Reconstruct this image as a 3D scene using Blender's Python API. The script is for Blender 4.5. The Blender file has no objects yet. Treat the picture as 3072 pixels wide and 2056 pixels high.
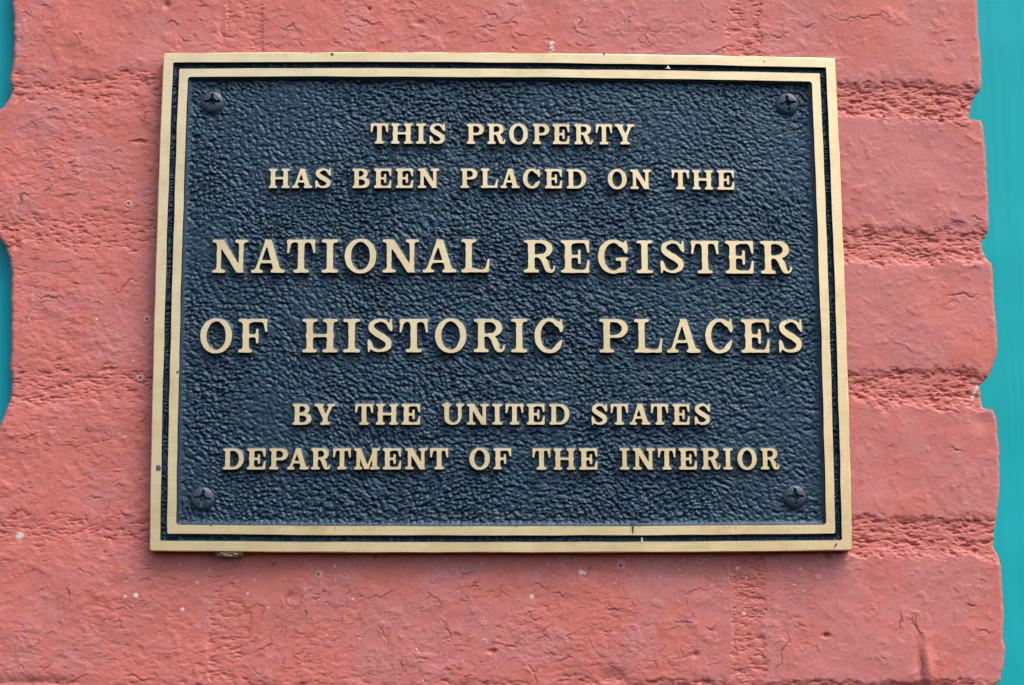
import bpy, math
import numpy as np
from mathutils import Matrix, Vector
from mathutils.geometry import tessellate_polygon

# ------------------------------------------------------------------ camera
PX_W, PX_H = 3072, 2056
LENS = 74.0
FPX = LENS / 36.0 * PX_W
EX, EY, EZ = -0.17710, 0.03985, -0.00280           # plaque to camera rotation
TR = np.array([-0.00433, 0.01997, -0.91991])
KD = -0.02073                                       # slight bow of the edges
PLW, PLH = 0.305, 0.22404                           # plaque size
FRONT = 0.0070                                      # plaque face stands this far off the brick
ZC = 1.60                                           # height of the plaque's centre

def rot3(x, y, z):
    Rx = np.array([[1, 0, 0], [0, math.cos(x), -math.sin(x)], [0, math.sin(x), math.cos(x)]])
    Ry = np.array([[math.cos(y), 0, math.sin(y)], [0, 1, 0], [-math.sin(y), 0, math.cos(y)]])
    Rz = np.array([[math.cos(z), -math.sin(z), 0], [math.sin(z), math.cos(z), 0], [0, 0, 1]])
    return Rz @ Ry @ Rx
RC = rot3(EX, EY, EZ)
CAM_P = -RC.T @ TR                                  # in plaque axes (x right, y up, z out of the wall)

scene = bpy.context.scene
cam_d = bpy.data.cameras.new('camera')
cam = bpy.data.objects.new('camera', cam_d)
scene.collection.objects.link(cam)
B3 = np.array([[1, 0, 0], [0, 0, -1], [0, 1, 0]], float)
ORG = np.array([0, -FRONT, ZC])
Rw = B3 @ RC.T
pw = B3 @ CAM_P + ORG
M = Matrix.Identity(4)
for i in range(3):
    for j in range(3):
        M[i][j] = Rw[i, j]
    M[i][3] = pw[i]
cam.matrix_world = M
cam_d.sensor_width = 36.0
cam_d.lens = LENS
cam_d.clip_start = 0.05
cam_d.clip_end = 200.0
cam_d.dof.use_dof = True
cam_d.dof.focus_distance = 0.925
cam_d.dof.aperture_fstop = 7.0
scene.camera = cam

# ------------------------------------------------------------------ light
SUN_EL, SUN_AZ = 58.0, 48.0                         # azimuth to the right of straight out of the wall
world = bpy.data.worlds.new('World')
scene.world = world
world.use_nodes = True
wn = world.node_tree
for n in list(wn.nodes):
    wn.nodes.remove(n)
sky = wn.nodes.new('ShaderNodeTexSky')
sky.sky_type = 'NISHITA'
sky.sun_disc = False
sky.sun_elevation = math.radians(SUN_EL)
sky.sun_rotation = math.radians(180.0 - SUN_AZ)
sky.dust_density = 3.0
bg = wn.nodes.new('ShaderNodeBackground')
bg.inputs['Strength'].default_value = 0.12
wo = wn.nodes.new('ShaderNodeOutputWorld')
wn.links.new(sky.outputs[0], bg.inputs[0])
wn.links.new(bg.outputs[0], wo.inputs[0])

sun_d = bpy.data.lights.new('sun', 'SUN')
sun_d.energy = 1.4
sun_d.angle = math.radians(50)
sun_d.color = (1.0, 0.95, 0.88)
sun = bpy.data.objects.new('sun', sun_d)
scene.collection.objects.link(sun)
e_, a_ = math.radians(SUN_EL), math.radians(SUN_AZ)
sdir = Vector((math.sin(a_) * math.cos(e_), -math.cos(a_) * math.cos(e_), math.sin(e_)))
sun.rotation_euler = sdir.to_track_quat('Z', 'Y').to_euler()
sun.location = (1, -2, 4)

scene.view_settings.view_transform = 'Standard'
scene.view_settings.look = 'None'
scene.view_settings.exposure = 1.14
scene.view_settings.gamma = 1.0
scene.view_settings.use_curve_mapping = False

# ------------------------------------------------------------------ helpers
rng = np.random.default_rng(7)

def unproject(px, py, depth):
    """photo pixel -> (x, z) on the vertical plane y = -depth"""
    px = np.asarray(px, float); py = np.asarray(py, float)
    d = np.stack([(px - PX_W / 2) / FPX, (PX_H / 2 - py) / FPX, -np.ones_like(px)], -1)
    d = d @ RC                                      # camera -> plaque axes
    zz = depth - FRONT
    t = (zz - CAM_P[2]) / d[..., 2]
    P = CAM_P + d * t[..., None]
    return P[..., 0], P[..., 1] + ZC

def bow(u, v):
    """straight plaque coordinates -> the slightly bowed plaque"""
    P = np.stack([u, v, np.zeros_like(u)], -1) @ RC.T + TR
    x = P[..., 0] / -P[..., 2]; y = P[..., 1] / -P[..., 2]
    s = 1 + KD * (x * x + y * y) * (FPX / PX_W * 2) ** 2
    X, Z = unproject(PX_W / 2 + FPX * x * s, PX_H / 2 - FPX * y * s, FRONT)
    return X, Z

def fnoise(shape, step, lam_x, lam_z=None, mode='band', width=0.35, p=1.6, lmin=0.0, seed=0):
    """filtered white noise on a (nz, nx) grid; unit variance. step in metres"""
    lam_z = lam_z or lam_x
    r = np.random.default_rng(seed)
    nz, nx = shape
    F = np.fft.rfft2(r.standard_normal(shape))
    kz = np.fft.fftfreq(nz, step)[:, None] * lam_z
    kx = np.fft.rfftfreq(nx, step)[None, :] * lam_x
    kk = np.sqrt(kx * kx + kz * kz)
    if mode == 'band':
        A = np.exp(-((kk - 1) / width) ** 2)
    elif mode == 'low':
        A = np.exp(-kk ** 2)
    else:
        A = 1.0 / (1 + kk ** 2) ** (p / 2)
        if lmin > 0:
            A = A * np.exp(-(kk * lmin / lam_x) ** 2)
    A = A.copy(); A[0, 0] = 0
    n = np.fft.irfft2(F * A, s=shape)
    return n / n.std()

def bil(a, fi, fj):
    """bilinear lookup with wrap"""
    nz, nx = a.shape
    i0 = np.floor(fi).astype(int); j0 = np.floor(fj).astype(int)
    ti = fi - i0; tj = fj - j0
    i1 = (i0 + 1) % nz; j1 = (j0 + 1) % nx; i0 %= nz; j0 %= nx
    return (a[i0, j0] * (1 - ti) * (1 - tj) + a[i1, j0] * ti * (1 - tj)
            + a[i0, j1] * (1 - ti) * tj + a[i1, j1] * ti * tj)

def sst(a, b, x):
    t = np.clip((x - a) / (b - a), 0, 1)
    return t * t * (3 - 2 * t)

def mesh_obj(name, verts, faces, mats, parent=None, smooth=True, midx=None, cols=None):
    """verts (n,3) array; faces: (m,4)/(m,3) int array or list of lists"""
    me = bpy.data.meshes.new(name)
    verts = np.asarray(verts, np.float32)
    if isinstance(faces, np.ndarray):
        m, k = faces.shape
        me.vertices.add(len(verts)); me.vertices.foreach_set('co', verts.ravel())
        me.loops.add(m * k); me.loops.foreach_set('vertex_index', faces.astype(np.int32).ravel())
        me.polygons.add(m)
        me.polygons.foreach_set('loop_start', np.arange(0, m * k, k, dtype=np.int32))
        me.update(calc_edges=True); me.validate()
    else:
        me.from_pydata([tuple(map(float, v)) for v in verts], [], [list(map(int, f)) for f in faces])
        me.update()
    for mt in mats:
        me.materials.append(mt)
    n = len(me.polygons)
    if midx is not None:
        me.polygons.foreach_set('material_index', np.asarray(midx, np.int32))
    if smooth is True:
        me.polygons.foreach_set('use_smooth', np.ones(n, bool))
    elif smooth is False:
        me.polygons.foreach_set('use_smooth', np.zeros(n, bool))
    else:
        me.polygons.foreach_set('use_smooth', np.asarray(smooth, bool))
    if cols is not None:
        at = me.color_attributes.new('Col', 'FLOAT_COLOR', 'POINT')
        c4 = np.ones((len(verts), 4), np.float32); c4[:, :3] = cols
        at.data.foreach_set('color', c4.ravel())
    o = bpy.data.objects.new(name, me)
    scene.collection.objects.link(o)
    if parent is not None:
        o.parent = parent
        o.matrix_parent_inverse = parent.matrix_world.inverted() if False else Matrix.Translation(-parent.location)
    return o

def empty(name, loc, parent=None):
    o = bpy.data.objects.new(name, None)
    scene.collection.objects.link(o)
    o.empty_display_size = 0.02
    if parent is None:
        o.location = loc
    else:
        o.parent = parent
        o.location = Vector(loc) - parent.location
    return o

def tag(o, label, cat, group=None):
    o['label'] = label; o['category'] = cat
    if group:
        o['group'] = group

def grid_faces(nz, nx):
    i = np.arange(nz - 1)[:, None] * nx + np.arange(nx - 1)[None, :]
    return np.stack([i, i + 1, i + nx + 1, i + nx], -1).reshape(-1, 4)

class NT:
    def __init__(self, name):
        self.m = bpy.data.materials.new(name)
        self.m.use_nodes = True
        self.t = self.m.node_tree
        self.b = self.t.nodes['Principled BSDF']
    def n(self, typ, **kw):
        x = self.t.nodes.new(typ)
        for k, v in kw.items():
            if k.startswith('i_'):
                key = k[2:]
                x.inputs[int(key) if key.isdigit() else key].default_value = v
            else:
                setattr(x, k, v)
        return x
    def l(self, a, b):
        self.t.links.new(a, b)
    def noise(self, scale, detail=3.0, stretch=(1, 1, 1), rough=0.5):
        tc = self.n('ShaderNodeTexCoord')
        mp = self.n('ShaderNodeMapping'); mp.inputs['Scale'].default_value = stretch
        no = self.n('ShaderNodeTexNoise'); no.inputs['Scale'].default_value = scale
        no.inputs['Detail'].default_value = detail; no.inputs['Roughness'].default_value = rough
        self.l(tc.outputs['Object'], mp.inputs[0]); self.l(mp.outputs[0], no.inputs['Vector'])
        return no
    def ramp(self, src, stops):
        r = self.n('ShaderNodeValToRGB')
        el = r.color_ramp.elements
        while len(el) < len(stops):
            el.new(0.5)
        for e, (p, c) in zip(el, stops):
            e.position = p; e.color = (*c, 1) if len(c) == 3 else c
        self.l(src, r.inputs[0]); return r
    def bump(self, src, strength, dist):
        b = self.n('ShaderNodeBump'); b.inputs['Strength'].default_value = strength
        b.inputs['Distance'].default_value = dist
        self.l(src, b.inputs['Height']); self.l(b.outputs[0], self.b.inputs['Normal'])
        return b

# ------------------------------------------------------------------ materials
def mat_wall():
    t = NT('salmon_paint')
    at = t.n('ShaderNodeAttribute', attribute_name='Col')
    t.l(at.outputs['Color'], t.b.inputs['Base Color'])
    t.b.inputs['Roughness'].default_value = 0.55
    t.b.inputs['Specular IOR Level'].default_value = 0.35
    no = t.noise(2600, 3.0)
    t.bump(no.outputs['Fac'], 0.25, 0.0002)
    return t.m

def mat_brass():
    t = NT('brushed_brass')
    t.b.inputs['Metallic'].default_value = 1.0
    br = t.noise(60, 4.0, (1.0, 1.0, 60.0), 0.6)
    big = t.noise(22, 3.0)
    c = t.ramp(br.outputs['Fac'], [(0.25, (0.79, 0.575, 0.30)), (0.75, (0.94, 0.705, 0.385))])
    spn = t.noise(420, 2.0)
    sp = t.ramp(spn.outputs['Fac'], [(0.735, (0, 0, 0)), (0.775, (1, 1, 1))])
    mx = t.n('ShaderNodeMix', data_type='RGBA')
    mx.inputs['B'].default_value = (0.30, 0.22, 0.13, 1)
    t.l(sp.outputs[0], mx.inputs['Factor']); t.l(c.outputs[0], mx.inputs['A'])
    tn = t.noise(75, 5.0, (1, 1, 1), 0.65)
    tk = t.ramp(tn.outputs['Fac'], [(0.28, (0.86, 0.83, 0.78)), (0.55, (1.0, 1.0, 1.0))])
    m2 = t.n('ShaderNodeMix', data_type='RGBA', blend_type='MULTIPLY'); m2.inputs['Factor'].default_value = 1.0
    t.l(mx.outputs['Result'], m2.inputs['A']); t.l(tk.outputs[0], m2.inputs['B'])
    t.l(m2.outputs['Result'], t.b.inputs['Base Color'])
    r = t.ramp(big.outputs['Fac'], [(0.3, (0.29,) * 3), (0.7, (0.37,) * 3)])
    t.l(r.outputs[0], t.b.inputs['Roughness'])
    t.bump(br.outputs['Fac'], 0.12, 0.0003)
    return t.m

def mat_navy():
    t = NT('navy_paint')
    n1 = t.noise(130, 4.0)
    c = t.ramp(n1.outputs['Fac'], [(0.3, (0.0016, 0.0065, 0.016)), (0.7, (0.0026, 0.011, 0.024))])
    t.l(c.outputs[0], t.b.inputs['Base Color'])
    r = t.ramp(n1.outputs['Fac'], [(0.3, (0.40,) * 3), (0.7, (0.54,) * 3)])
    t.l(r.outputs[0], t.b.inputs['Roughness'])
    t.b.inputs['Specular IOR Level'].default_value = 0.85
    t.b.inputs['Specular Tint'].default_value = (0.52, 0.80, 1.0, 1)
    no = t.noise(1500, 2.0)
    t.bump(no.outputs['Fac'], 0.25, 0.0003)
    return t.m

def mat_teal(name, c0, c1):
    t = NT(name)
    g = t.noise(16, 5.0, (14.0, 14.0, 0.7), 0.45)
    c = t.ramp(g.outputs['Fac'], [(0.3, c0), (0.7, c1)])
    t.l(c.outputs[0], t.b.inputs['Base Color'])
    t.b.inputs['Roughness'].default_value = 0.5
    t.b.inputs['Specular IOR Level'].default_value = 0.22
    t.bump(g.outputs['Fac'], 0.20, 0.0010)
    return t.m

def mat_plain(name, c, rough=0.6, metal=0.0):
    t = NT(name)
    n1 = t.noise(700, 3.0)
    k = t.ramp(n1.outputs['Fac'], [(0.3, tuple(v * 0.75 for v in c)), (0.7, c)])
    t.l(k.outputs[0], t.b.inputs['Base Color'])
    t.b.inputs['Roughness'].default_value = rough
    t.b.inputs['Metallic'].default_value = metal
    return t.m

M_WALL = mat_wall(); M_BRASS = mat_brass(); M_NAVY = mat_navy()
M_TEAL = mat_teal('teal_board_paint', (0.003, 0.375, 0.415), (0.004, 0.40, 0.44))
M_EDGE = mat_plain('tarnished_bronze', (0.16, 0.085, 0.05), 0.6, 0.5)
M_SCREW = mat_plain('screw_navy_sheen', (0.026, 0.050, 0.080), 0.38)  # navy paint made lighter: the sheen on the heads is put into the colour
M_SPOT = mat_plain('dark_blue_paint_spot', (0.06, 0.085, 0.12), 0.4)
M_GREEN = mat_plain('verdigris', (0.42, 0.55, 0.42), 0.7)
M_FIBRE = mat_plain('pale_fibre', (0.50, 0.42, 0.30), 0.9)

# ------------------------------------------------------------------ the painted brick pillar
ST = 0.00032
def edge_pts(raw, ox, oy, s):
    a = np.array(raw, float)
    return a[:, 0] / s + ox, a[:, 1] / s + oy
rx1, ry1 = edge_pts([(722, -60), (722, 0), (726, 60), (728, 140), (738, 230), (742, 300), (743, 405), (738, 424), (726, 433), (712, 460), (697, 490), (690, 525), (684, 553), (690, 562), (742, 566), (752, 600),
                     (757, 660), (760, 690), (765, 740), (768, 850), (775, 930), (777, 1098), (770, 1112), (750, 1122), (742, 1140), (744, 1162), (760, 1195), (775, 1225), (793, 1240), (798, 1300), (800, 1380), (808, 1480), (812, 1560)], 2472, 0, 1.568)
rx2, ry2 = edge_pts([(818, -66), (820, -20), (815, 10), (800, 60), (775, 115), (757, 138), (735, 152), (740, 180), (745, 225), (750, 264), (800, 274), (812, 310), (820, 400), (828, 480), (828, 640), (820, 740), (808, 830),
                     (805, 880), (803, 915), (825, 965), (835, 1000), (838, 1060), (845, 1150), (850, 1240), (843, 1330), (855, 1390), (850, 1460), (835, 1545), (805, 1568), (800, 1660), (850, 1700), (855, 2100)], 2472, 1056, 1.568)
k = ry1 < 990
rx = np.concatenate([[2930], rx1[k], rx2[ry2 > 990]]); ry = np.concatenate([[-500], ry1[k], ry2[ry2 > 990]])
lx, ly = edge_pts([(30, -560), (38, 0), (46, 50), (46, 130), (45, 190), (38, 240), (32, 275), (38, 300), (30, 330), (5, 362), (-30, 385), (-45, 560), (-30, 740), (-10, 790), (2, 808), (18, 830), (32, 870), (38, 920),
                   (36, 1000), (38, 1080), (35, 1180), (32, 1240), (38, 1270), (35, 1330), (15, 1390), (-12, 1450), (-40, 1550), (-45, 1800), (-40, 2200), (-45, 2900)], 0, 0, 1.12)
RXW, RZW = unproject(rx, ry, 0.0)
LXW, LZW = unproject(lx, ly, 0.0)
Z0, Z1 = ZC - 0.235, ZC + 0.190
nz = int((Z1 - Z0) / ST) + 1
zs = np.linspace(Z0, Z1, nz)
o_ = np.argsort(RZW); xr = np.interp(zs, RZW[o_], RXW[o_])
o_ = np.argsort(LZW); xl = np.interp(zs, LZW[o_], LXW[o_])
ks = np.hanning(5); ks /= ks.sum()
ej = np.stack([fnoise((nz, 2), ST, 0.005, 0.005, 'frac', p=1.7, lmin=0.0007, seed=q)[:, 0] for q in (4, 5)])
xr = xr + 0.00012 * ej[0]; xl = xl + 0.00014 * ej[1]
xr = np.convolve(np.pad(xr, 2, 'edge'), ks, 'valid'); xl = np.convolve(np.pad(xl, 2, 'edge'), ks, 'valid')
jit = fnoise((nz, 2), ST, 0.006, 0.006, 'frac', p=1.8, lmin=0.001, seed=3)
XW0, XW1 = -0.26, 0.26
nxg = int((XW1 - XW0) / ST) + 1
SH = (nz, nxg)
gx = np.linspace(XW0, XW1, nxg)[None, :].repeat(nz, 0)
gz = zs[:, None].repeat(nxg, 1)

# wobble of every outline
wx = fnoise(SH, ST, 0.022, None, 'frac', p=2.2, lmin=0.002, seed=11)
wz = fnoise(SH, ST, 0.022, None, 'frac', p=2.2, lmin=0.002, seed=12)
w5 = fnoise(SH, ST, 0.0055, 0.0040, 'frac', p=1.8, lmin=0.0008, seed=13)
gap = fnoise(SH, ST, 0.012, 0.012, 'frac', p=2.0, lmin=0.002, seed=14)
# bed joints: (left px y, right px y, half height mm)
JX = (230, 2750)
side = sst(-0.20, 0.19, gx)                        # 0 left .. 1 right
joint = np.zeros(SH)
deep = np.zeros(SH)
for (yl, yr, hl, hr) in [(-170, -140, 6.2, 7.4), (270, 306, 6.0, 7.6), (692, 740, 6.8, 7.2), (1156, 1165, 6.8, 7.2), (1600, 1608, 6.0, 7.4), (2092, 2108, 6.0, 7.6), (2520, 2540, 6.0, 7.0)]:
    (xa, xb), (za, zb) = unproject(np.array(JX), np.array([yl, yr]), 0.0)
    zc = za + (zb - za) * (gx - xa) / (xb - xa)
    hh = (hl + (hr - hl) * side) * 1e-3
    d = np.abs(gz - zc + wz * (0.0019 - 0.0012 * side)) - hh + 0.00050 * w5 + 0.0007 * gap
    joint = np.maximum(joint, sst(0.0026 - 0.0007 * side, -0.0030 + 0.0010 * side, d))
def head_joint(x0, y0, x1, y1, half, lo, hi, wob):
    (xa, xb), (za, zb) = unproject(np.array([x0, x1]), np.array([y0, y1]), 0.0)
    xc = xa + (xb - xa) * (gz - za) / (zb - za)
    d = np.abs(gx - xc + wx * wob) - half + 0.0005 * w5
    _, (zlo, zhi) = unproject(np.array([x0, x0]), np.array([hi, lo]), 0.0)
    return sst(0.0013, -0.0010, d) * sst(zlo - 0.002, zlo + 0.002, gz) * sst(zhi + 0.002, zhi - 0.002, gz)
head = head_joint(735, -150, 727, 260, 0.0082, -160, 290, 0.0010)
head = np.maximum(head, head_joint(2228, -150, 2238, 290, 0.0074, -160, 310, 0.0007))
head = np.maximum(head, head_joint(676, 1650, 672, 2060, 0.0072, 1610, 2090, 0.0013) * 0.8)
head = np.maximum(head, head_joint(2244, 1650, 2248, 2060, 0.0068, 1610, 2090, 0.0006))
jm = np.maximum(joint, head)

# how weathered the paint is: left and centre flaky, right smooth
rough_px = sst(0.19, 0.10, gx)
patch = 0.5 + 0.5 * np.tanh(1.1 * fnoise(SH, ST, 0.07, None, 'frac', p=2.4, lmin=0.01, seed=21))
flake = np.clip(rough_px * (0.35 + 0.9 * patch), 0, 1)
flake = np.maximum(flake, 0.10)

def warp(a, amp):
    jj = (gx - XW0) / ST + wx * amp / ST
    ii = (gz - Z0) / ST + wz * amp / ST
    return bil(a, ii, jj)

h = np.zeros(SH)
h += 0.00022 * fnoise(SH, ST, 0.060, None, 'frac', p=2.6, lmin=0.006, seed=31)
h += 0.000028 * fnoise(SH, ST, 0.012, 0.009, 'frac', p=2.2, lmin=0.0025, seed=32)
h += 0.000010 * fnoise(SH, ST, 0.0030, 0.0022, 'band', 0.5, seed=33)
# overlapping skins of paint: sharp little ledges that come and go
for sd, lam, stp, th in ((41, 0.016, 0.00014, (-0.9, 0.1, 0.95)), (42, 0.0095, 0.00013, (-0.5, 0.7)), (43, 0.026, 0.00014, (0.2, -1.1))):
    n = warp(fnoise(SH, ST, lam * 1.25, lam * 0.8, 'frac', p=3.0, lmin=lam * 0.16, seed=sd), 0.0016)
    gate = sst(0.35, 1.5, fnoise(SH, ST, lam * 0.7, None, 'frac', p=2.2, lmin=0.002, seed=sd + 50) + 0.75 * (flake - 0.35))
    for q in th:
        h += stp * gate * (sst(q - 0.045, q + 0.045, n) - 0.5 * sst(q - 0.6, q + 0.6, n))
# hairline cracks
# traced cracks, photo pixels
CR = []
def crk(ox, oy, s, *lines):
    for L in lines:
        a = np.array(L, float)
        CR.append((a[:, 0] / s + ox, a[:, 1] / s + oy))
crk(1200, 1620, 2.929,
    [(510, 365), (540, 340), (548, 300), (560, 300), (600, 300), (635, 280), (650, 310)],
    [(905, 380), (912, 410), (885, 460), (875, 495), (850, 505), (800, 500)],
    [(700, 345), (690, 375), (645, 385), (635, 410), (690, 430), (730, 448)],
    [(1335, 725), (1325, 760), (1285, 780), (1250, 810), (1262, 855), (1195, 878)], [(1262, 855), (1310, 865), (1335, 900)],
    [(240, 450), (268, 495), (240, 520), (245, 545)], [(268, 495), (330, 520), (370, 570), (355, 640)],
    [(345, 690), (410, 790), (440, 860), (470, 930)], [(1050, 850), (1045, 900), (1010, 940), (935, 935), (930, 990)],
    [(800, 905), (870, 910), (930, 930)], [(835, 945), (815, 1000), (795, 1035)],
    [(1120, 1095), (1150, 1140), (1195, 1165), (1205, 1110)], [(1195, 1165), (1185, 1270)],
    [(1385, 1060), (1430, 1060), (1480, 1025), (1525, 1050)], [(1340, 490), (1400, 465), (1430, 505), (1475, 465)],
    [(100, 1000), (150, 1050), (190, 1050), (260, 1030)], [(20, 1060), (10, 1140)], [(1150, 675), (1240, 695), (1250, 670)],
    [(750, 465), (830, 460)], [(1160, 400), (1230, 395), (1300, 440)], [(520, 540), (560, 515), (610, 515)], [(1800, 590), (1860, 610), (1910, 625), (1960, 600)])
crk(400, 1620, 2.929,
    [(1385, 465), (1335, 520), (1340, 555), (1400, 590)], [(1485, 490), (1480, 560), (1410, 610)], [(1215, 820), (1190, 860), (1200, 930), (1145, 970), (1060, 1000)],
    [(1525, 955), (1470, 1000), (1420, 1010)], [(2085, 790), (2020, 850), (1985, 910)], [(2260, 810), (2235, 860), (2240, 920)], [(2200, 740), (2175, 790), (2200, 850), (2235, 860)],
    [(2320, 430), (2270, 460), (2215, 485), (2130, 490), (2010, 500)], [(545, 1085), (600, 1060)], [(540, 1130), (505, 1190)], [(1500, 620), (1520, 650), (1505, 700)],
    [(1030, 590), (1080, 565), (1140, 580), (1140, 640), (1110, 740)], [(1560, 515), (1600, 525), (1650, 500)], [(1420, 790), (1425, 840), (1385, 865)], [(1900, 440), (1860, 490)], [(1660, 430), (1660, 460), (1700, 460)])
crk(500, 0, 2.343,
    [(80, 250), (130, 290), (175, 300)], [(790, 195), (850, 195), (890, 170), (905, 205), (935, 230)], [(1340, 130), (1380, 150), (1410, 160), (1440, 175), (1510, 165)],
    [(2165, 210), (2200, 190), (2260, 175), (2330, 185)], [(2220, 65), (2270, 105), (2310, 100), (2340, 150)], [(1235, 205), (1280, 210), (1305, 250)], [(1150, 280), (1175, 300), (1220, 312)], [(1270, 290), (1335, 290)],
    [(380, 200), (390, 240), (412, 285)], [(200, 45), (250, 45), (300, 45)], [(0, 170), (40, 150), (90, 170)], [(1750, 250), (1800, 260), (1850, 285)], [(1700, 8), (1760, 60)])
crk(1500, 0, 2.343,
    [(0, 170), (45, 165), (70, 155), (105, 95)], [(70, 160), (115, 185)], [(930, 110), (895, 130), (895, 190)], [(960, 195), (1050, 200), (1020, 240), (1020, 265), (1060, 310), (1110, 345)], [(1050, 215), (1140, 195)],
    [(1890, 230), (1920, 250), (1985, 245), (2035, 270)], [(460, 190), (560, 230), (620, 265), (690, 255)], [(95, 230), (130, 245), (200, 260)], [(515, 300), (575, 325)], [(600, 340), (680, 310)], [(545, 120), (565, 160), (550, 200)],
    [(1810, 0), (1815, 60), (1835, 95)], [(1430, 360), (1530, 355), (1600, 325), (1670, 325)], [(40, 20), (90, 30), (115, 45)], [(1470, 150), (1520, 155)], [(80, 325), (115, 345)], [(2120, 190), (2220, 155)])
crk(0, 300, 3.92,
    [(1475, 570), (1515, 510), (1600, 475), (1680, 480), (1800, 515), (1870, 490)], [(1310, 660), (1400, 595), (1475, 645)], [(805, 850), (910, 875), (1000, 815)], [(460, 1140), (520, 1075), (620, 1000), (670, 990)],
    [(225, 1280), (230, 1170), (260, 1110), (380, 1175)], [(780, 740), (830, 745), (900, 710)], [(1720, 1280), (1770, 1245), (1835, 1220)], [(1470, 1350), (1550, 1310)], [(400, 590), (430, 630), (480, 580), (560, 570), (660, 610), (695, 580)],
    [(1000, 440), (1050, 455), (1080, 440)], [(1230, 770), (1300, 790), (1360, 815), (1415, 860)], [(1020, 140), (1060, 150), (1120, 190)], [(510, 95), (640, 105), (700, 130)], [(780, 185), (850, 190)], [(540, 220), (640, 205), (700, 220)],
    [(1640, 240), (1700, 220), (1800, 150)], [(750, 1120), (830, 1110)], [(670, 440), (740, 485), (790, 480)], [(1540, 1270), (1580, 1275), (1620, 1220)], [(1720, 870), (1770, 850), (1800, 740)])
crk(0, 0, 1.12, [(355, 980), (420, 960), (460, 945), (500, 935)], [(115, 990), (180, 1000), (215, 1010)], [(85, 1085), (100, 1045)], [(240, 875), (215, 880), (170, 890)], [(60, 1480), (110, 1465), (130, 1455)], [(330, 920), (375, 915)], [(60, 705), (65, 655), (85, 665)])
crk(0, 1200, 1.831, [(105, 215), (160, 205), (215, 185)], [(570, 640), (600, 550), (625, 545)], [(480, 540), (570, 540)], [(340, 1520), (430, 1530), (520, 1515)], [(690, 1530), (740, 1515), (850, 1535)], [(760, 120), (800, 100)], [(0, 880), (60, 880)],
    [(650, 600), (690, 640), (740, 645)], [(195, 1475), (300, 1435)], [(380, 1020), (375, 1100)])
crk(2472, 0, 1.568, [(0, 80), (60, 85), (140, 90), (230, 75), (300, 85), (360, 90)], [(565, 1390), (640, 1385), (740, 1390)], [(545, 1425), (600, 1410), (640, 1430)], [(590, 1020), (640, 1045), (665, 1070)], [(690, 1040), (710, 1020), (750, 1055)], [(570, 190), (620, 190)], [(600, 575), (690, 590)])
crk(2472, 1056, 1.568, [(410, 1240), (440, 1310), (465, 1360)], [(360, 1230), (355, 1320)], [(590, 455), (650, 465)], [(665, 1185), (720, 1195)], [(705, 1310), (800, 1325)], [(540, 285), (640, 290)])
crk(2000, 1620, 2.929, [(1095, 660), (1130, 680), (1190, 685)], [(1140, 725), (1170, 755), (1220, 760)], [(1085, 750), (1070, 850), (1080, 900), (1020, 960), (1000, 1100), (945, 1250)], [(2060, 610), (2050, 720), (2065, 790)], [(2155, 650), (2190, 780), (2240, 860), (2260, 890)],
    [(2240, 970), (2250, 1130), (2270, 1240)], [(1385, 842), (1425, 828)], [(70, 440), (230, 450), (300, 430), (410, 460)], [(45, 710), (100, 725), (185, 725), (220, 770)], [(340, 768), (430, 765)], [(700, 600), (780, 630), (860, 650)], [(790, 490), (840, 510)], [(590, 750), (600, 950), (610, 1100)])
def fracture(x, z, amp=0.16, gens=3):
    P = np.stack([x, z], -1)
    for q in range(gens):
        A, B = P[:-1], P[1:]
        d = B - A; L = np.hypot(d[:, 0], d[:, 1])
        mid = (A + B) / 2 + np.stack([-d[:, 1], d[:, 0]], -1) * (rng.normal(0, amp, len(d)))[:, None]
        P = np.insert(P, np.arange(1, len(P)), mid, axis=0)
        if L.max() < 0.0012:
            break
    return P
crack = np.zeros(SH); lip = np.zeros(SH)
def stroke(P, tw, wid, lipr):
    """one crack: a thin furrow under a lifted lip of paint, fading to both ends"""
    c = np.concatenate([[0], np.cumsum(np.hypot(*np.diff(P, axis=0).T))]); c /= c[-1]
    rad = max(lipr * 2.2, wid) + ST
    for a in range(len(P) - 1):
        (x0, z0), (x1, z1) = P[a], P[a + 1]
        j0 = max(0, int((min(x0, x1) - rad - XW0) / ST)); j1 = min(nxg, int((max(x0, x1) + rad - XW0) / ST) + 2)
        i0 = max(0, int((min(z0, z1) - rad - Z0) / ST)); i1 = min(nz, int((max(z0, z1) + rad - Z0) / ST) + 2)
        if i1 <= i0 or j1 <= j0:
            continue
        X = gx[i0:i1, j0:j1]; Zz = gz[i0:i1, j0:j1]
        dx, dz = x1 - x0, z1 - z0
        t = np.clip(((X - x0) * dx + (Zz - z0) * dz) / (dx * dx + dz * dz + 1e-12), 0, 1)
        ex = X - x0 - t * dx; ez = Zz - z0 - t * dz
        d = np.hypot(ex, ez)
        s_ = c[a] + (c[a + 1] - c[a]) * t
        w_ = tw * np.sin(np.pi * np.clip(s_, 0.03, 0.97)) ** 0.6
        sl = (slice(i0, i1), slice(j0, j1))
        crack[sl] = np.maximum(crack[sl], w_ * sst(wid * (0.4 + 0.6 * w_), 0.00008, d))
        lip[sl] = np.maximum(lip[sl], w_ * np.exp(-d / lipr) * (ez > -0.0001))
for (px, py) in CR:
    xx, zz = unproject(px, py, 0.0)
    stroke(fracture(xx, zz), rng.uniform(0.6, 1.0), 0.00070, 0.0016)
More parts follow.
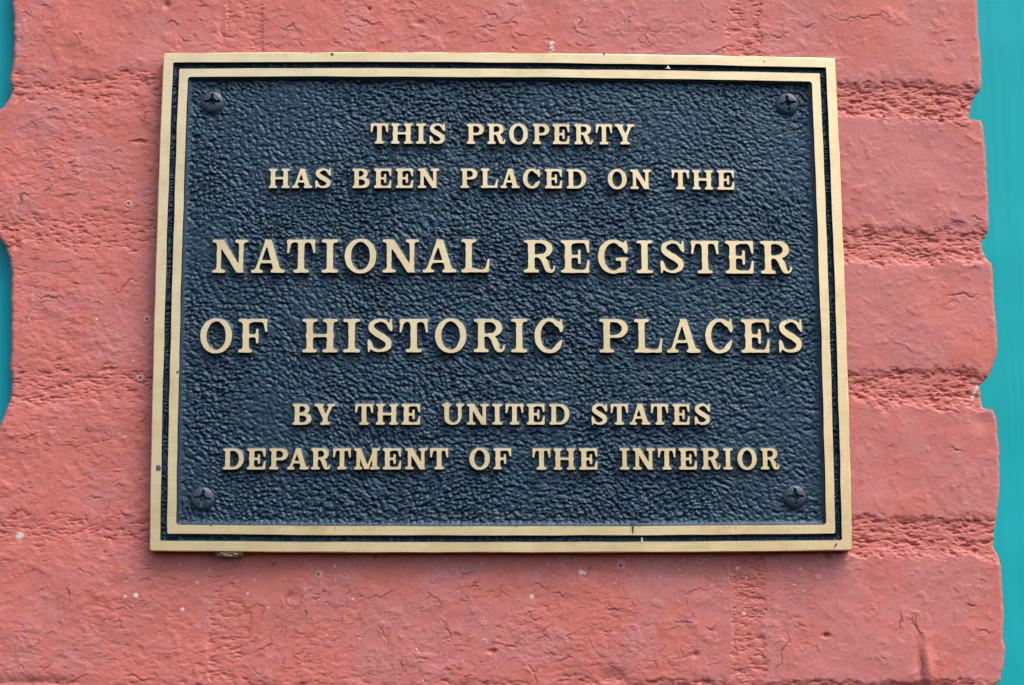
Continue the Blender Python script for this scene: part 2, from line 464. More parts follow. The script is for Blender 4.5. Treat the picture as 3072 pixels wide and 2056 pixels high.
# the many nameless ones
def scatter(n, x0, y0, x1, y1, steep, lmin, lmax):
    for _ in range(n):
        px, py = rng.uniform(x0, x1), rng.uniform(y0, y1)
        x, z = (float(q) for q in unproject(px, py, 0.0))
        jj = min(nxg - 1, max(0, int((x - XW0) / ST))); ii = min(nz - 1, max(0, int((z - Z0) / ST)))
        if rng.random() > 0.25 + flake[ii, jj] or jm[ii, jj] > 0.6:
            continue
        L = rng.uniform(lmin, lmax) * 1e-3; th = rng.normal(0, steep)
        k_ = rng.integers(2, 5); P = [(x, z)]
        for q in range(k_):
            th_ = th + rng.normal(0, 0.55)
            P.append((P[-1][0] + math.cos(th_) * L / k_, P[-1][1] + math.sin(th_) * L / k_))
        P = np.array(P)
        stroke(fracture(P[:, 0], P[:, 1], 0.2, 2), rng.uniform(0.25, 0.8) ** 1.3, rng.uniform(0.0004, 0.0007), rng.uniform(0.0009, 0.0022))
scatter(420, 0, 0, 480, 2056, 0.35, 1.5, 6.5)
scatter(220, 480, 0, 2200, 150, 0.35, 1.5, 6.0)
scatter(330, 620, 1760, 2150, 2056, 0.9, 1.5, 7.0)
scatter(70, 2150, 1700, 2960, 2056, 0.7, 1.5, 5.0)
scatter(110, 2560, 0, 2960, 1700, 0.8, 0.8, 3.0)
h -= 0.00052 * crack
h += 0.00030 * lip

# mortar: recessed, crumbly
mort = 0.95 * fnoise(SH, ST, 0.0080, 0.0030, 'frac', p=1.75, lmin=0.0008, seed=71) + 0.15 * fnoise(SH, ST, 0.0052, 0.0026, 'band', 0.9, seed=72)
pits = np.minimum(mort + 0.25, 0) * 1.2 + 0.3 * mort
jdepth = (0.00032 + 0.00050 * sst(0.0, 0.16, gx)) * joint + 0.00035 * np.maximum(head - joint, 0)
h = h * (1 - 0.35 * jm) - jdepth + (0.00017 + 0.00017 * sst(0.0, 0.16, gx)) * pits * sst(0.15, 0.9, jm) * (1 - 0.40 * np.clip(head - joint, 0, 1))
h -= 0.00012 * np.clip(-mort, 0, 2) * np.clip(flake - 0.3, 0, 1)      # pitted face where flaky
# lumps and dents read off the photo: x, y, rx, ry (px), height mm
for (px, py, ax, ay, hm) in [(1840, 2030, 45, 25, -1.2), (2478, 1907, 9, 6, -1.6), (2085, 1965, 9, 8, -1.2), (2785, 2003, 16, 55, 1.6), (2760, 2000, 12, 60, -1.2), (500, 15, 10, 10, -1.4), (1108, 27, 4, 4, -1.6), (1260, 70, 12, 10, -0.8),
                             (95, 2048, 110, 14, -1.0), (2700, 2062, 120, 12, -1.0), (1475, 1955, 12, 6, -1.2), (665, 85, 12, 50, -0.5), (480, 1570, 14, 12, 0.8), (2870, 680, 22, 16, -0.9), (2950, 1265, 30, 22, -0.6), (870, 1790, 20, 12, -0.7), (440, 225, 18, 10, 0.6), (425, 425, 22, 5, -0.9)]:
    x, z = unproject(px, py, 0.0); sx = ax * 1.46e-4; sz = ay * 1.5e-4
    h += hm * 1e-3 * np.exp(-(((gx - x) / sx) ** 2 + ((gz - z) / sz) ** 2))

# paint colour: faded pink on proud faces, stronger coral where rain and sun spared it
fade = fnoise(SH, ST, 0.045, 0.060, 'frac', p=2.2, lmin=0.002, seed=81)
fade = fade + 0.5 * fnoise(SH, ST, 0.012, None, 'frac', p=1.8, lmin=0.001, seed=82)
fade = fade + 1.1 * (side - 0.55) + 0.5 * sst(0.4, 0.1, side) * 0.6
f = sst(-1.4, 1.6, fade) * (1 - 0.75 * jm)
C_FADE = np.array([0.545, 0.174, 0.156]); C_CORAL = np.array([0.565, 0.152, 0.118])
col = C_CORAL + (C_FADE - C_CORAL) * f[..., None]
grain = 1 + 0.035 * fnoise(SH, ST, 0.004, None, 'frac', p=1.4, lmin=0.0006, seed=83)
col = col * grain[..., None]
dk = crack                 # paint colour goes darker along the cracks
col = col * (1 - 0.40 * dk[..., None])
# splashes, specks and insect spots (px, py, radius px, kind)
SP = []
def spots(ox, oy, s, *L):
    for (x, y, r, kd) in L:
        SP.append((ox + x / s, oy + y / s, r, kd))
spots(400, 1620, 2.929, (1622, 308, 6, 'r'), (1003, 475, 5, 'w'), (25, 495, 6, 'w'), (430, 612, 5, 'w'), (560, 378, 5, 'p'), (1930, 520, 5, 'w'), (1873, 332, 5, 'p'), (1770, 355, 4, 'p'), (1508, 432, 5, 'p'), (1990, 868, 4, 'w'), (1850, 1100, 4, 'p'), (2298, 1118, 4, 'w'), (2192, 855, 4, 'p'),
      (1233, 215, 5, 'd'), (2033, 228, 4, 'd'), (2130, 150, 9, 'd'), (688, 218, 3, 'd'), (955, 325, 4, 'p'), (900, 372, 4, 'p'), (1330, 355, 4, 'p'), (150, 155, 4, 'p'), (1080, 155, 3, 'w'), (780, 205, 3, 'w'), (1772, 232, 4, 'w'), (1185, 597, 3, 'w'), (1695, 840, 3, 'w'), (660, 265, 7, 'p'), (410, 215, 7, 'p'), (1065, 360, 6, 'p'), (1500, 180, 6, 'p'), (1560, 215, 5, 'p'))
spots(1200, 1620, 2.929, (1937, 230, 8, 'r'), (1372, 223, 6, 'r'), (1663, 247, 7, 'd'), (740, 730, 6, 'r'), (742, 893, 6, 'r'), (148, 965, 5, 'w'), (200, 1240, 5, 'w'), (510, 463, 6, 'p'), (1158, 500, 7, 'w'), (1590, 285, 8, 'w'), (1620, 292, 6, 'w'), (710, 212, 5, 'p'), (2253, 223, 6, 'r'), (2000, 150, 6, 'p'), (340, 310, 5, 'p'),
      (1890, 383, 5, 'p'), (560, 508, 4, 'w'), (640, 625, 5, 'p'), (1510, 160, 4, 'd'), (1545, 180, 3, 'w'), (1400, 170, 7, 'p'), (1425, 220, 7, 'p'), (1300, 215, 4, 'w'), (1130, 290, 4, 'p'), (1205, 295, 4, 'p'), (235, 225, 4, 'p'), (125, 215, 3, 'w'), (600, 145, 4, 'p'), (1115, 148, 4, 'p'), (1725, 480, 4, 'p'), (1510, 395, 4, 'p'), (1370, 628, 4, 'p'), (1770, 968, 5, 'v'), (2285, 330, 6, 'p'), (2280, 150, 5, 'p'))
spots(2000, 1620, 2.929, (625, 248, 7, 'w'), (560, 323, 8, 'r'), (535, 197, 6, 'r'), (290, 187, 6, 'r'), (1100, 230, 6, 'p'), (1175, 255, 5, 'w'), (703, 327, 5, 'w'), (630, 435, 6, 'p'), (1205, 450, 8, 'p'), (1330, 327, 8, 'p'), (680, 648, 6, 'w'), (720, 720, 5, 'p'), (890, 615, 5, 'p'), (960, 640, 6, 'p'), (1120, 395, 4, 'w'),
      (145, 178, 4, 'w'), (115, 262, 4, 'w'), (600, 178, 3, 'w'), (585, 192, 4, 'd'), (1025, 165, 4, 'w'), (390, 412, 5, 'p'), (1065, 465, 5, 'p'), (475, 460, 4, 'p'), (1700, 250, 8, 'v'), (2200, 265, 8, 'v'), (690, 205, 5, 'p'), (905, 268, 4, 'p'), (1465, 372, 3, 'p'), (355, 1140, 8, 'v'), (340, 172, 3, 'w'), (960, 200, 4, 'p'))
spots(0, 1200, 1.831, (105, 752, 8, 'w'), (745, 1080, 6, 'w'), (1000, 1155, 5, 'w'), (688, 1080, 5, 'w'), (508, 1240, 4, 'p'), (680, 207, 5, 'r'), (1080, 1005, 5, 'w'), (715, 950, 4, 'w'), (548, 728, 6, 'p'), (725, 573, 4, 'p'), (655, 185, 3, 'w'), (925, 1270, 4, 'p'), (370, 95, 5, 'p'))
spots(0, 0, 1.12, (430, 685, 6, 'r'), (420, 780, 5, 'r'), (512, 770, 4, 'w'), (325, 1072, 4, 'w'), (493, 1073, 7, 'r'), (470, 1270, 9, 'r'), (385, 1230, 4, 'w'), (447, 1212, 4, 'w'), (415, 1470, 6, 'p'), (413, 455, 5, 'p'), (82, 72, 5, 'p'), (419, 355, 4, 'p'), (25, 1305, 4, 'p'))
for q in range(12):
    t = q / 11.0
    SP.append((1655 + 5 * math.sin(q * 1.7), 128 + 30 * t, 6 - 3 * t, 'w' if q % 2 == 0 else 'p'))
for q in range(9):
    SP.append((2915 + 2.2 * q, 1200 - 5 * q, 5, 'w' if q % 3 else 'p'))
for (px, py, r, kd) in SP:
    x, z = unproject(px, py, 0.0); R = r * 1.5e-4
    j0 = max(0, int((x - 3 * R - XW0) / ST)); j1 = min(nxg, int((x + 3 * R - XW0) / ST) + 2)
    i0 = max(0, int((z - 3 * R - Z0) / ST)); i1 = min(nz, int((z + 3 * R - Z0) / ST) + 2)
    if i1 <= i0 or j1 <= j0:
        continue
    sl = (slice(i0, i1), slice(j0, j1))
    d = np.hypot(gx[sl] - x, gz[sl] - z) / R * (1 + 0.18 * wx[sl])
    if kd == 'r':
        m = sst(0.60, 0.30, np.abs(d - 0.80)); c = np.array([0.58, 0.40, 0.34]); s = 0.55
        col[sl] += (c - col[sl]) * (m * s)[..., None]
        m2 = sst(0.6, 0.3, d); col[sl] += (np.array([0.12, 0.05, 0.045]) - col[sl]) * (m2 * 0.75)[..., None]
        h[sl] += 0.00025 * m - 0.0004 * m2
    else:
        c, s = {'w': ((0.72, 0.62, 0.54), 0.85), 'p': ((0.56, 0.33, 0.30), 0.55), 'd': ((0.13, 0.06, 0.055), 0.8), 'v': ((0.42, 0.20, 0.24), 0.6)}[kd]
        m = sst(1.05, 0.40, d); col[sl] += (np.array(c) - col[sl]) * (m * s)[..., None]
        h[sl] += 0.00015 * m

# keep the brick clear of the plaque's back
u = gx; v = gz - ZC
under = sst(0.003, -0.003, np.maximum(np.abs(u) - PLW / 2, np.abs(v) - PLH / 2))
h = np.where(under > 0, np.minimum(h, 0.0004 + 0.01 * (1 - under)), h)

# lay the face between the two ragged arrises
nu = int(0.462 / ST)
uu = np.linspace(0, 1, nu)
X = xl[:, None] + (xr - xl)[:, None] * uu[None, :]
fi = ((zs - Z0) / ST)[:, None].repeat(nu, 1); fj = (X - XW0) / ST
Hm = bil(h, np.clip(fi, 0, nz - 1.001), np.clip(fj, 0, nxg - 1.001))
Cm = np.stack([bil(col[..., q], np.clip(fi, 0, nz - 1.001), np.clip(fj, 0, nxg - 1.001)) for q in range(3)], -1)
RND = 0.0018
for dd in (X - xl[:, None], xr[:, None] - X):
    q = np.clip(1 - dd / RND, 0, 1)
    Hm -= RND * 0.8 * (1 - np.sqrt(np.clip(1 - q * q, 0, 1)))
Vf = np.stack([X, -Hm, zs[:, None].repeat(nu, 1)], -1)
ret = np.array([0.004, 0.010, 0.025, 0.05, 0.09])
def ret_cols(xc, hc, sgn):
    out = []
    for q, dpt in enumerate(ret):
        out.append(np.stack([xc + sgn * 0.0005 * (q + 1) + 0.0003 * jit[:, 0], -hc + dpt, zs], -1))
    return np.stack(out, 1)
Lc = ret_cols(xl, Hm[:, 0], 1)[:, ::-1]; Rc = ret_cols(xr, Hm[:, -1], -1)
V = np.concatenate([Lc, Vf, Rc], 1)
Cc = np.concatenate([Cm[:, :1].repeat(5, 1), Cm, Cm[:, -1:].repeat(5, 1)], 1)
pillar = mesh_obj('brick_pillar', V.reshape(-1, 3), grid_faces(nz, nu + 10), [M_WALL], cols=Cc.reshape(-1, 3))
tag(pillar, 'narrow brick pillar under cracked salmon pink paint, carrying the bronze plaque', 'pillar')
pillar['kind'] = 'thing'

# ------------------------------------------------------------------ teal boards behind both arrises
def board(name, x0, x1, y0, label, tilt=0.0, seed=0):
    n = 90
    z = np.linspace(Z0 - 0.02, Z1 + 0.02, n)
    prof = [(x0, y0 + 0.03), (x0, y0 + 0.0015), (x0 + 0.0015, y0), (x1 - 0.0015, y0), (x1, y0 + 0.0015), (x1, y0 + 0.03)]
    wob = fnoise((n, 4), 0.005, 0.12, 0.12, 'frac', p=2.5, seed=seed)
    V = np.stack([np.stack([np.full(n, px) + tilt * (z - ZC) + 0.0002 * wob[:, 0], np.full(n, py) + 0.0003 * wob[:, 1], z], -1) for px, py in prof], 1)
    o = mesh_obj(name, V.reshape(-1, 3), grid_faces(n, len(prof)), [M_TEAL], smooth=False)
    tag(o, label, 'board')
    return o
board('teal_board', 0.190, 0.60, 0.055, 'teal painted wooden board along the right edge of the brick pillar', seed=91)
board('teal_board', -0.60, -0.185, 0.010, 'darker teal painted wooden board at the left margin behind the pillar', seed=93)

# ------------------------------------------------------------------ lettering: bracketed slab serif drawn as distance fields
GS = 1 / 88.0
def g_box(X, Y, x0, x1, y0, y1, r=0.02):
    cx, cy = (x0 + x1) / 2, (y0 + y1) / 2
    qx = np.abs(X - cx) - (x1 - x0) / 2 + r; qy = np.abs(Y - cy) - (y1 - y0) / 2 + r
    return np.hypot(np.maximum(qx, 0), np.maximum(qy, 0)) + np.minimum(np.maximum(qx, qy), 0) - r
def g_seg(X, Y, p0, p1, w0, w1=None):
    w1 = w0 if w1 is None else w1
    dx, dy = p1[0] - p0[0], p1[1] - p0[1]
    t = np.clip(((X - p0[0]) * dx + (Y - p0[1]) * dy) / (dx * dx + dy * dy), 0, 1)
    return np.hypot(X - p0[0] - t * dx, Y - p0[1] - t * dy) - (w0 + (w1 - w0) * t) / 2
def g_bar(X, Y, p0, p1, w):
    """straight stroke with flat horizontal ends (diagonals)"""
    dx, dy = p1[0] - p0[0], p1[1] - p0[1]
    L = math.hypot(dx, dy)
    d = np.abs((X - p0[0]) * dy / L - (Y - p0[1]) * dx / L) - w / 2
    y0, y1 = min(p0[1], p1[1]), max(p0[1], p1[1])
    return np.maximum(d, np.maximum(y0 - Y, Y - y1))
def g_curve(X, Y, pts, n=90):
    """pts: (x, y, width); Catmull-Rom through them"""
    P = np.array(pts, float)
    P = np.vstack([2 * P[0] - P[1], P, 2 * P[-1] - P[-2]])
    S = []
    for i in range(1, len(P) - 2):
        t = np.linspace(0, 1, max(4, n // (len(P) - 3)), endpoint=False)[:, None]
        a, b, c, d = P[i - 1], P[i], P[i + 1], P[i + 2]
        S.append(0.5 * ((2 * b) + (c - a) * t + (2 * a - 5 * b + 4 * c - d) * t ** 2 + (3 * b - a - 3 * c + d) * t ** 3))
    S = np.vstack(S + [P[-2][None]])
    out = np.full(X.shape, 9.0)
    for x, y, w in S:
        out = np.minimum(out, np.hypot(X - x, Y - y) - w / 2)
    return out
def g_ell(cx, cy, rx, ry, a0, a1, wf, n=13):
    r = []
    for i in range(n):
        a = math.radians(a0 + (a1 - a0) * i / (n - 1))
        r.append((cx + rx * math.cos(a), cy + ry * math.sin(a), wf(a)))
    return r
def smin(a, b, k):
    q = np.maximum(k - np.abs(a - b), 0) / k
    return np.minimum(a, b) - q * q * k / 4

def glyph(ch, big):
    s, t, m, sv = (0.184, 0.080, 0.132, 0.078) if big else (0.220, 0.104, 0.160, 0.104)
    W = dict(A=1.03, B=.90, C=.87, D=.99, E=.87, F=.89, G=.90, H=1.08, I=.50, L=.87, M=1.21, N=1.09, O=.93, P=.87, R=.94, S=.75, T=.88, U=1.04, Y=.98)[ch]
    nx_, ny_ = int((W + 0.24) / GS), int(1.24 / GS)
    X, Y = np.meshgrid(-0.12 + GS * np.arange(nx_), -0.12 + GS * np.arange(ny_))
    K = 0.10 if big else 0.085
    box = lambda *a: g_box(X, Y, *a)
    def un(*L, k=K):
        o = L[0]
        for q in L[1:]:
            o = smin(o, q, k)
        return o
    def stem(x0, w, top=True, bot=True, ext=0.13, y0=0.0, y1=1.0, l=None, r=None, tl=None, tr=None):
        l = ext if l is None else l; r = ext if r is None else r
        tl = l if tl is None else tl; tr = r if tr is None else tr
        o = box(x0, x0 + w, y0, y1, 0.01)
        if bot: o = smin(o, box(x0 - l, x0 + w + r, 0, sv, sv * .45), K)
        if top: o = smin(o, box(x0 - tl, x0 + w + tr, 1 - sv, 1, sv * .45), K)
        return o
    wf = lambda lo, hi: (lambda a: lo + (hi - lo) * abs(math.cos(a)) ** 1.3)
    e = 0.13 if big else 0.105
    if ch == 'I':
        return X, Y, stem((W - s) / 2, s, ext=(W - s) / 2)
    if ch == 'H':
        ew = 0.135 if big else 0.10
        return X, Y, un(stem(ew, s, ext=ew), stem(W - ew - s, s, ext=ew), box(ew, W - ew, .46, .46 + t, .01), k=K * .8)
    if ch == 'T':
        x0 = (W - s) / 2
        ser = 0.62 if big else 0.60
        return X, Y, un(stem(x0, s, top=False, ext=0.14 if big else .115), box(0.03, W - 0.03, 1 - t, 1, .03), g_seg(X, Y, (0.085, 0.93), (0.045, ser), t * 1.3, t * .7), g_seg(X, Y, (W - 0.085, 0.93), (W - 0.045, ser), t * 1.3, t * .7))
    if ch in 'EF':
        o = un(stem(e, s, ext=e, r=e * .7), box(e, W - .05, 1 - t, 1, .02), g_seg(X, Y, (W - .085, .93), (W - .045, .64), t * 1.35, t * .7))
        yb = .50
        o = un(o, box(e, W * .62, yb - t / 2, yb + t / 2, .02), g_seg(X, Y, (W * .64, yb + .175), (W * .64, yb - .195), t * .9, t * .9), k=K * .7)
        if ch == 'E':
            o = un(o, box(e, W - .06, 0, t, .02), g_seg(X, Y, (W - .085, .07), (W - .04, .36), t * 1.35, t * .7))
        return X, Y, o
    if ch == 'L':
        return X, Y, un(stem(e, s, ext=e), box(e, W - .06, 0, t, .02), g_seg(X, Y, (W - .085, .06), (W - .035, .37), t * 1.35, t * .7))
    if ch in 'PR':
        yb = .44 if ch == 'P' else .47
        cy = (1 - t / 2 + yb + t / 2) / 2; ry = (1 - t / 2 - yb - t / 2) / 2
        xr_ = W - s * .46 if ch == 'P' else W * .90 - s * .46
        xc = e + s + .10
        bowl = [(e + s * .5, 1 - t / 2, t), (xc, 1 - t / 2, t)] + g_ell(xc + .06, cy, xr_ - xc - .06, ry, 75, -75, wf(t, s * .98), 9) + [(xc, yb + t / 2, t), (e + s * .5, yb + t / 2, t)]
        o = un(stem(e, s, ext=e, tr=0.0 if ch == 'P' else 0), g_curve(X, Y, bowl), k=K * .6)
        if ch == 'R':
            leg = [(W * .50, yb + t * .5, t), (W * .63, yb - .08, s * .85), (W * .70, .25, s * .95), (W * .76, .09, s * .75), (W * .87, .03, t * .9), (W - .055, .09, t * .75), (W - .035, .18, t * .6)]
            o = un(o, g_curve(X, Y, leg), k=K * .6)
        return X, Y, o
    if ch == 'B':
        y2 = .50
        xc = e + s + .08
        up = [(e, 1 - t / 2, t), (xc, 1 - t / 2, t)] + g_ell(xc + .05, (1 + y2) / 2, W * .90 - s * .48 - xc - .05, (1 - t - y2) / 2, 75, -75, wf(t, s * .92), 9) + [(xc, y2 + t * .25, t), (e + s * .5, y2 + t * .25, t)]
        lo = [(e + s * .5, y2, t), (xc, y2, t)] + g_ell(xc + .06, (y2 + t / 2) / 2, W - s * .5 - xc - .06, (y2 - t / 2) / 2, 75, -75, wf(t, s), 9) + [(xc, t / 2, t), (e, t / 2, t)]
        return X, Y, un(stem(e, s, ext=e, r=0, tr=0), g_curve(X, Y, up), g_curve(X, Y, lo), k=K * .5)
    if ch == 'D':
        xc = e + s + .10
        bowl = [(e, 1 - t / 2, t), (xc, 1 - t / 2, t)] + g_ell(xc + .05, .5, W - s * .5 - xc - .05, .5 - t / 2, 78, -78, wf(t, s), 11) + [(xc, t / 2, t), (e, t / 2, t)]
        return X, Y, un(stem(e, s, ext=e, r=0, tr=0), g_curve(X, Y, bowl), k=K * .5)
    if ch == 'O':
        o = g_curve(X, Y, g_ell(W / 2, .5, W / 2 - s * .46, .525 - t * .55, 0, 360, wf(t * 1.08, s), 25), 200)
        return X, Y, o
    if ch in 'CG':
        cxx = W / 2 + .02
        arc = g_ell(cxx, .5, W / 2 - s * .40, .525 - t * .6, 52, 318 if ch == 'C' else 300, wf(t * 1.1, s), 19)
        if ch == 'C':
            arc = arc + [(W - .05, .33, t * .75)]
        o = un(g_curve(X, Y, arc, 160), g_seg(X, Y, (W - .055, .985), (W - .05, .64), t * .55, t * .85), k=K)
        o = un(o, g_seg(X, Y, (W - .12, .84), (W - .06, .74), t * 1.3, t * 1.3), k=K)
        if ch == 'G':
            o = un(o, box(W - .06 - m, W - .06, 0.02, .46, .01), box(W * .60, W, .46 - sv, .46, sv * .45), k=K * .8)
        return X, Y, o
    if ch == 'S':
        sp = [(W - .09, .74, t * .9), (W - .20, .90, t * 1.0), (W * .5, .955, t * 1.05), (W * .20, .86, s * .72), (W * .17, .70, s * .90), (W * .36, .565, s * .98), (W * .62, .455, s * 1.0), (W * .83, .31, s * .92), (W * .79, .13, s * .75), (W * .5, .045, t * 1.05), (W * .24, .10, t), (W * .12, .27, t * .9)]
        sp = [(x, y + (.01 if y > .5 else -.0), w) for x, y, w in sp]
        return X, Y, un(g_curve(X, Y, sp, 150), g_seg(X, Y, (W - .055, .985), (W - .045, .67), t * .6, t * .8), g_seg(X, Y, (.05, .02), (.05, .35), t * .6, t * .8), k=K * .9)
    if ch == 'A':
        ax = W * .485
        lft = g_bar(X, Y, (.15, .02), (ax - .02, .985), t * 1.15)
        rgt = g_bar(X, Y, (W - .215, .02), (ax + .015, 1.0), s * 1.04)
        o = un(lft, rgt, box(.28, W * .68, .29, .29 + t, .01), k=.03)
        return X, Y, un(o, box(0, W * .34, 0, sv, sv * .45), box(W * .585, W, 0, sv, sv * .45), k=K)
    if ch == 'N':
        xa, xb = .135, W - .135 - m
        o = un(box(xa, xa + m, 0, .97, .01), g_bar(X, Y, (xa + .09, 1.0), (xb + m - .085, 0.0), s * 1.02), box(xb, xb + m, 0.0, 1, .01), k=.03)
        return X, Y, un(o, box(0, xa + m + .13, 0, sv, sv * .45), box(0.0, xa + m, 1 - sv, 1, sv * .45), box(W - .135 - m - .12, W, 1 - sv, 1, sv * .45), k=K)
    if ch == 'M':
        xa, xb = .12, W - .12 - s
        o = un(box(xa, xa + m, 0, 1, .01), g_bar(X, Y, (xa + .09, 1.0), (W * .49, .02), s * .92), g_bar(X, Y, (xb + s - .08, 1.0), (W * .515, .02), t * 1.1), box(xb, xb + s, 0, 1, .01), k=.03)
        return X, Y, un(o, box(0, xa + m + .11, 0, sv, sv * .45), box(0, xa + m, 1 - sv, 1, sv * .45), box(xb - .10, W, 0, sv, sv * .45), box(xb, W, 1 - sv, 1, sv * .45), k=K)
    if ch == 'U':
        xa = .11; xb = W - .11 - m
        cv = [(xa + s / 2, .95, s), (xa + s / 2, .42, s), (xa + s / 2 + .03, .2, s * .92), (xa + s + .09, .065, t * 1.2), (W * .56, .045, t), (xb - .04, .11, t * 1.1), (xb + m / 2, .32, m), (xb + m / 2, .6, m), (xb + m / 2, .95, m)]
        return X, Y, un(g_curve(X, Y, cv, 140), box(0, xa + s + .09, 1 - sv, 1, sv * .45), box(xb - .10, W, 1 - sv, 1, sv * .45), k=K)
    if ch == 'Y':
        cx = W * .52
        o = un(box(cx - s / 2, cx + s / 2, 0, .45, .01), g_bar(X, Y, (.20, 1.0), (cx - .02, .36), s * .98), g_bar(X, Y, (W - .16, 1.0), (cx + .04, .38), t * 1.25), k=.05)
        return X, Y, un(o, box(cx - s / 2 - .12, cx + s / 2 + .12, 0, sv, sv * .45), box(0, .42, 1 - sv, 1, sv * .45), box(W - .36, W, 1 - sv, 1, sv * .45), k=K)

def blur(a, n=1):
    for _ in range(n):
        p = np.pad(a, 1, 'edge')
        a = (p[1:-1, 1:-1] * 2 + p[:-2, 1:-1] + p[2:, 1:-1] + p[1:-1, :-2] + p[1:-1, 2:]) / 6
    return a

def contours(F, X, Y):
    """closed zero contours (lists of points), inside = F < 0 kept on the left"""
    ny, nx = F.shape
    segs = {}
    ins = F < 0
    code = ins[:-1, :-1] * 1 + ins[:-1, 1:] * 2 + ins[1:, 1:] * 4 + ins[1:, :-1] * 8
    pts = {}
    def ep(i, j, e):
        key = (i, j, 0) if e == 0 else (i, j + 1, 1) if e == 1 else (i + 1, j, 0) if e == 2 else (i, j, 1)
        if key not in pts:
            a, b, ax = key
            p0 = (a, b); p1 = (a, b + 1) if ax == 0 else (a + 1, b)
            f0, f1 = F[p0], F[p1]; t = f0 / (f0 - f1)
            pts[key] = (X[p0] + t * (X[p1] - X[p0]), Y[p0] + t * (Y[p1] - Y[p0]))
        return key
    TB = {1: [(3, 0)], 2: [(0, 1)], 3: [(3, 1)], 4: [(1, 2)], 5: [(3, 0), (1, 2)], 6: [(0, 2)], 7: [(3, 2)], 8: [(2, 3)], 9: [(2, 0)], 10: [(0, 1), (2, 3)], 11: [(2, 1)], 12: [(1, 3)], 13: [(1, 0)], 14: [(0, 3)]}
    ii, jj = np.nonzero((code > 0) & (code < 15))
    for i, j in zip(ii, jj):
        for a, b in TB[int(code[i, j])]:
            segs[ep(i, j, a)] = ep(i, j, b)
    loops = []
    while segs:
        k0 = next(iter(segs)); L = []; kk = k0
        while kk in segs:
            L.append(pts[kk]); kk = segs.pop(kk)
        if len(L) > 8:
            loops.append(np.array(L))
    return loops

def resample(L, d):
    P = np.vstack([L, L[:1]]); sl = np.hypot(*np.diff(P, axis=0).T); c = np.concatenate([[0], np.cumsum(sl)])
    n = max(8, int(c[-1] / d)); t = np.linspace(0, c[-1], n, endpoint=False)
    return np.stack([np.interp(t, c, P[:, 0]), np.interp(t, c, P[:, 1])], -1)

RELIEF = 0.0025
YF = -FRONT                                        # y of the polished faces
YB = YF + RELIEF                                   # y of the dark ground
plaque = empty('plaque', (0, 0, ZC))
tag(plaque, 'bronze wall plaque with raised lettering on a dark navy pebbled ground', 'plaque')

GLY = {}
for big in (True, False):
    for ch in 'ABCDEFGHILMNOPRSTUY':
        Xg, Yg, Fg = glyph(ch, big)
        if ch in 'ABDEFHILMNPRTY':                 # square-cut feet and heads
            Fg = np.maximum(Fg, np.maximum(-Yg - 0.003, Yg - (1.03 if ch == 'A' else 1.003)))
        GLY[ch, big] = (Xg, Yg, blur(Fg, 2))

LINES = [
 ('THIS PROPERTY', False, [(1050, 340, 2.6033, 'T162-298 H322-487 I517-593 S622-742 P912-1044 R1073-1212 O1243-1388 P1428-1555 E1583-1712 R1752-1893 T1920-2045 Y2068-2218', (162, 80, 236), (2218, 88, 242))]),
 ('HAS BEEN PLACED ON THE', False, [(780, 480, 3.124, 'H85-278 A303-490 S520-665 B868-1025 E1070-1230 E1273-1435 N1480-1677 P1880-2035 L2070-2228', (85, 84, 263), (2228, 82, 261)),
   (1480, 480, 3.124, 'A68-245 C278-440 E483-643 D688-868 O1072-1248 N1283-1475 T1670-1833 H1865-2055 E2095-2255', (68, 84, 262), (2255, 99, 278))]),
 ('NATIONAL REGISTER', True, [(620, 690, 2.6033, 'N48-322 A352-612 T628-850 I900-1027 O1080-1325 N1375-1655 A1688-1950 L1990-2208', (48, 78, 334), (2208, 75, 330)),
   (1520, 690, 2.6033, 'R133-375 E422-645 G712-945 I1012-1138 S1198-1385 T1437-1653 E1705-1925 R1980-2222', (133, 80, 332), (2222, 90, 341))]),
 ('OF HISTORIC PLACES', True, [(580, 930, 2.6033, 'O58-305 F355-580 H853-1128 I1172-1303 S1362-1555 T1610-1833 O1888-2132 R2190-2432', (58, 72, 332), (2132, 73, 329)),
   (1520, 930, 2.6033, 'I35-160 C218-440 P723-945 L995-1212 A1250-1508 C1548-1765 E1828-2048 S2122-2305', (35, 72, 330), (2305, 76, 334))]),
 ('BY THE UNITED STATES', False, [(850, 1190, 3.6046, 'B102-305 Y338-560 T777-970 H1003-1240 E1280-1480 U1718-1950 N1985-2218 I2260-2365', (102, 80, 304), (2365, 82, 302)),
   (1500, 1190, 3.6046, 'T60-252 E290-482 D533-748 S990-1158 T1195-1383 A1400-1622 T1632-1818 E1865-2048 S2103-2270', (60, 81, 302), (2270, 82, 303))]),
 ('DEPARTMENT OF THE INTERIOR', False, [(650, 1325, 2.7565, 'D55-225 E253-405 P437-590 A585-762 R783-940 T963-1110 M1137-1347 E1375-1525 N1560-1740 T1765-1915 O2090-2258 F2290-2435', (55, 58, 230), (2258, 56, 229)),
   (1500, 1325, 2.7565, 'T268-417 H443-622 E655-805 I990-1068 N1098-1280 T1305-1450 E1478-1625 R1665-1818 I1845-1922 O1963-2120 R2155-2305', (268, 58, 232), (2305, 56, 229))]),
]
LOOPS = []                                         # all letter outlines, for the ground's fillets
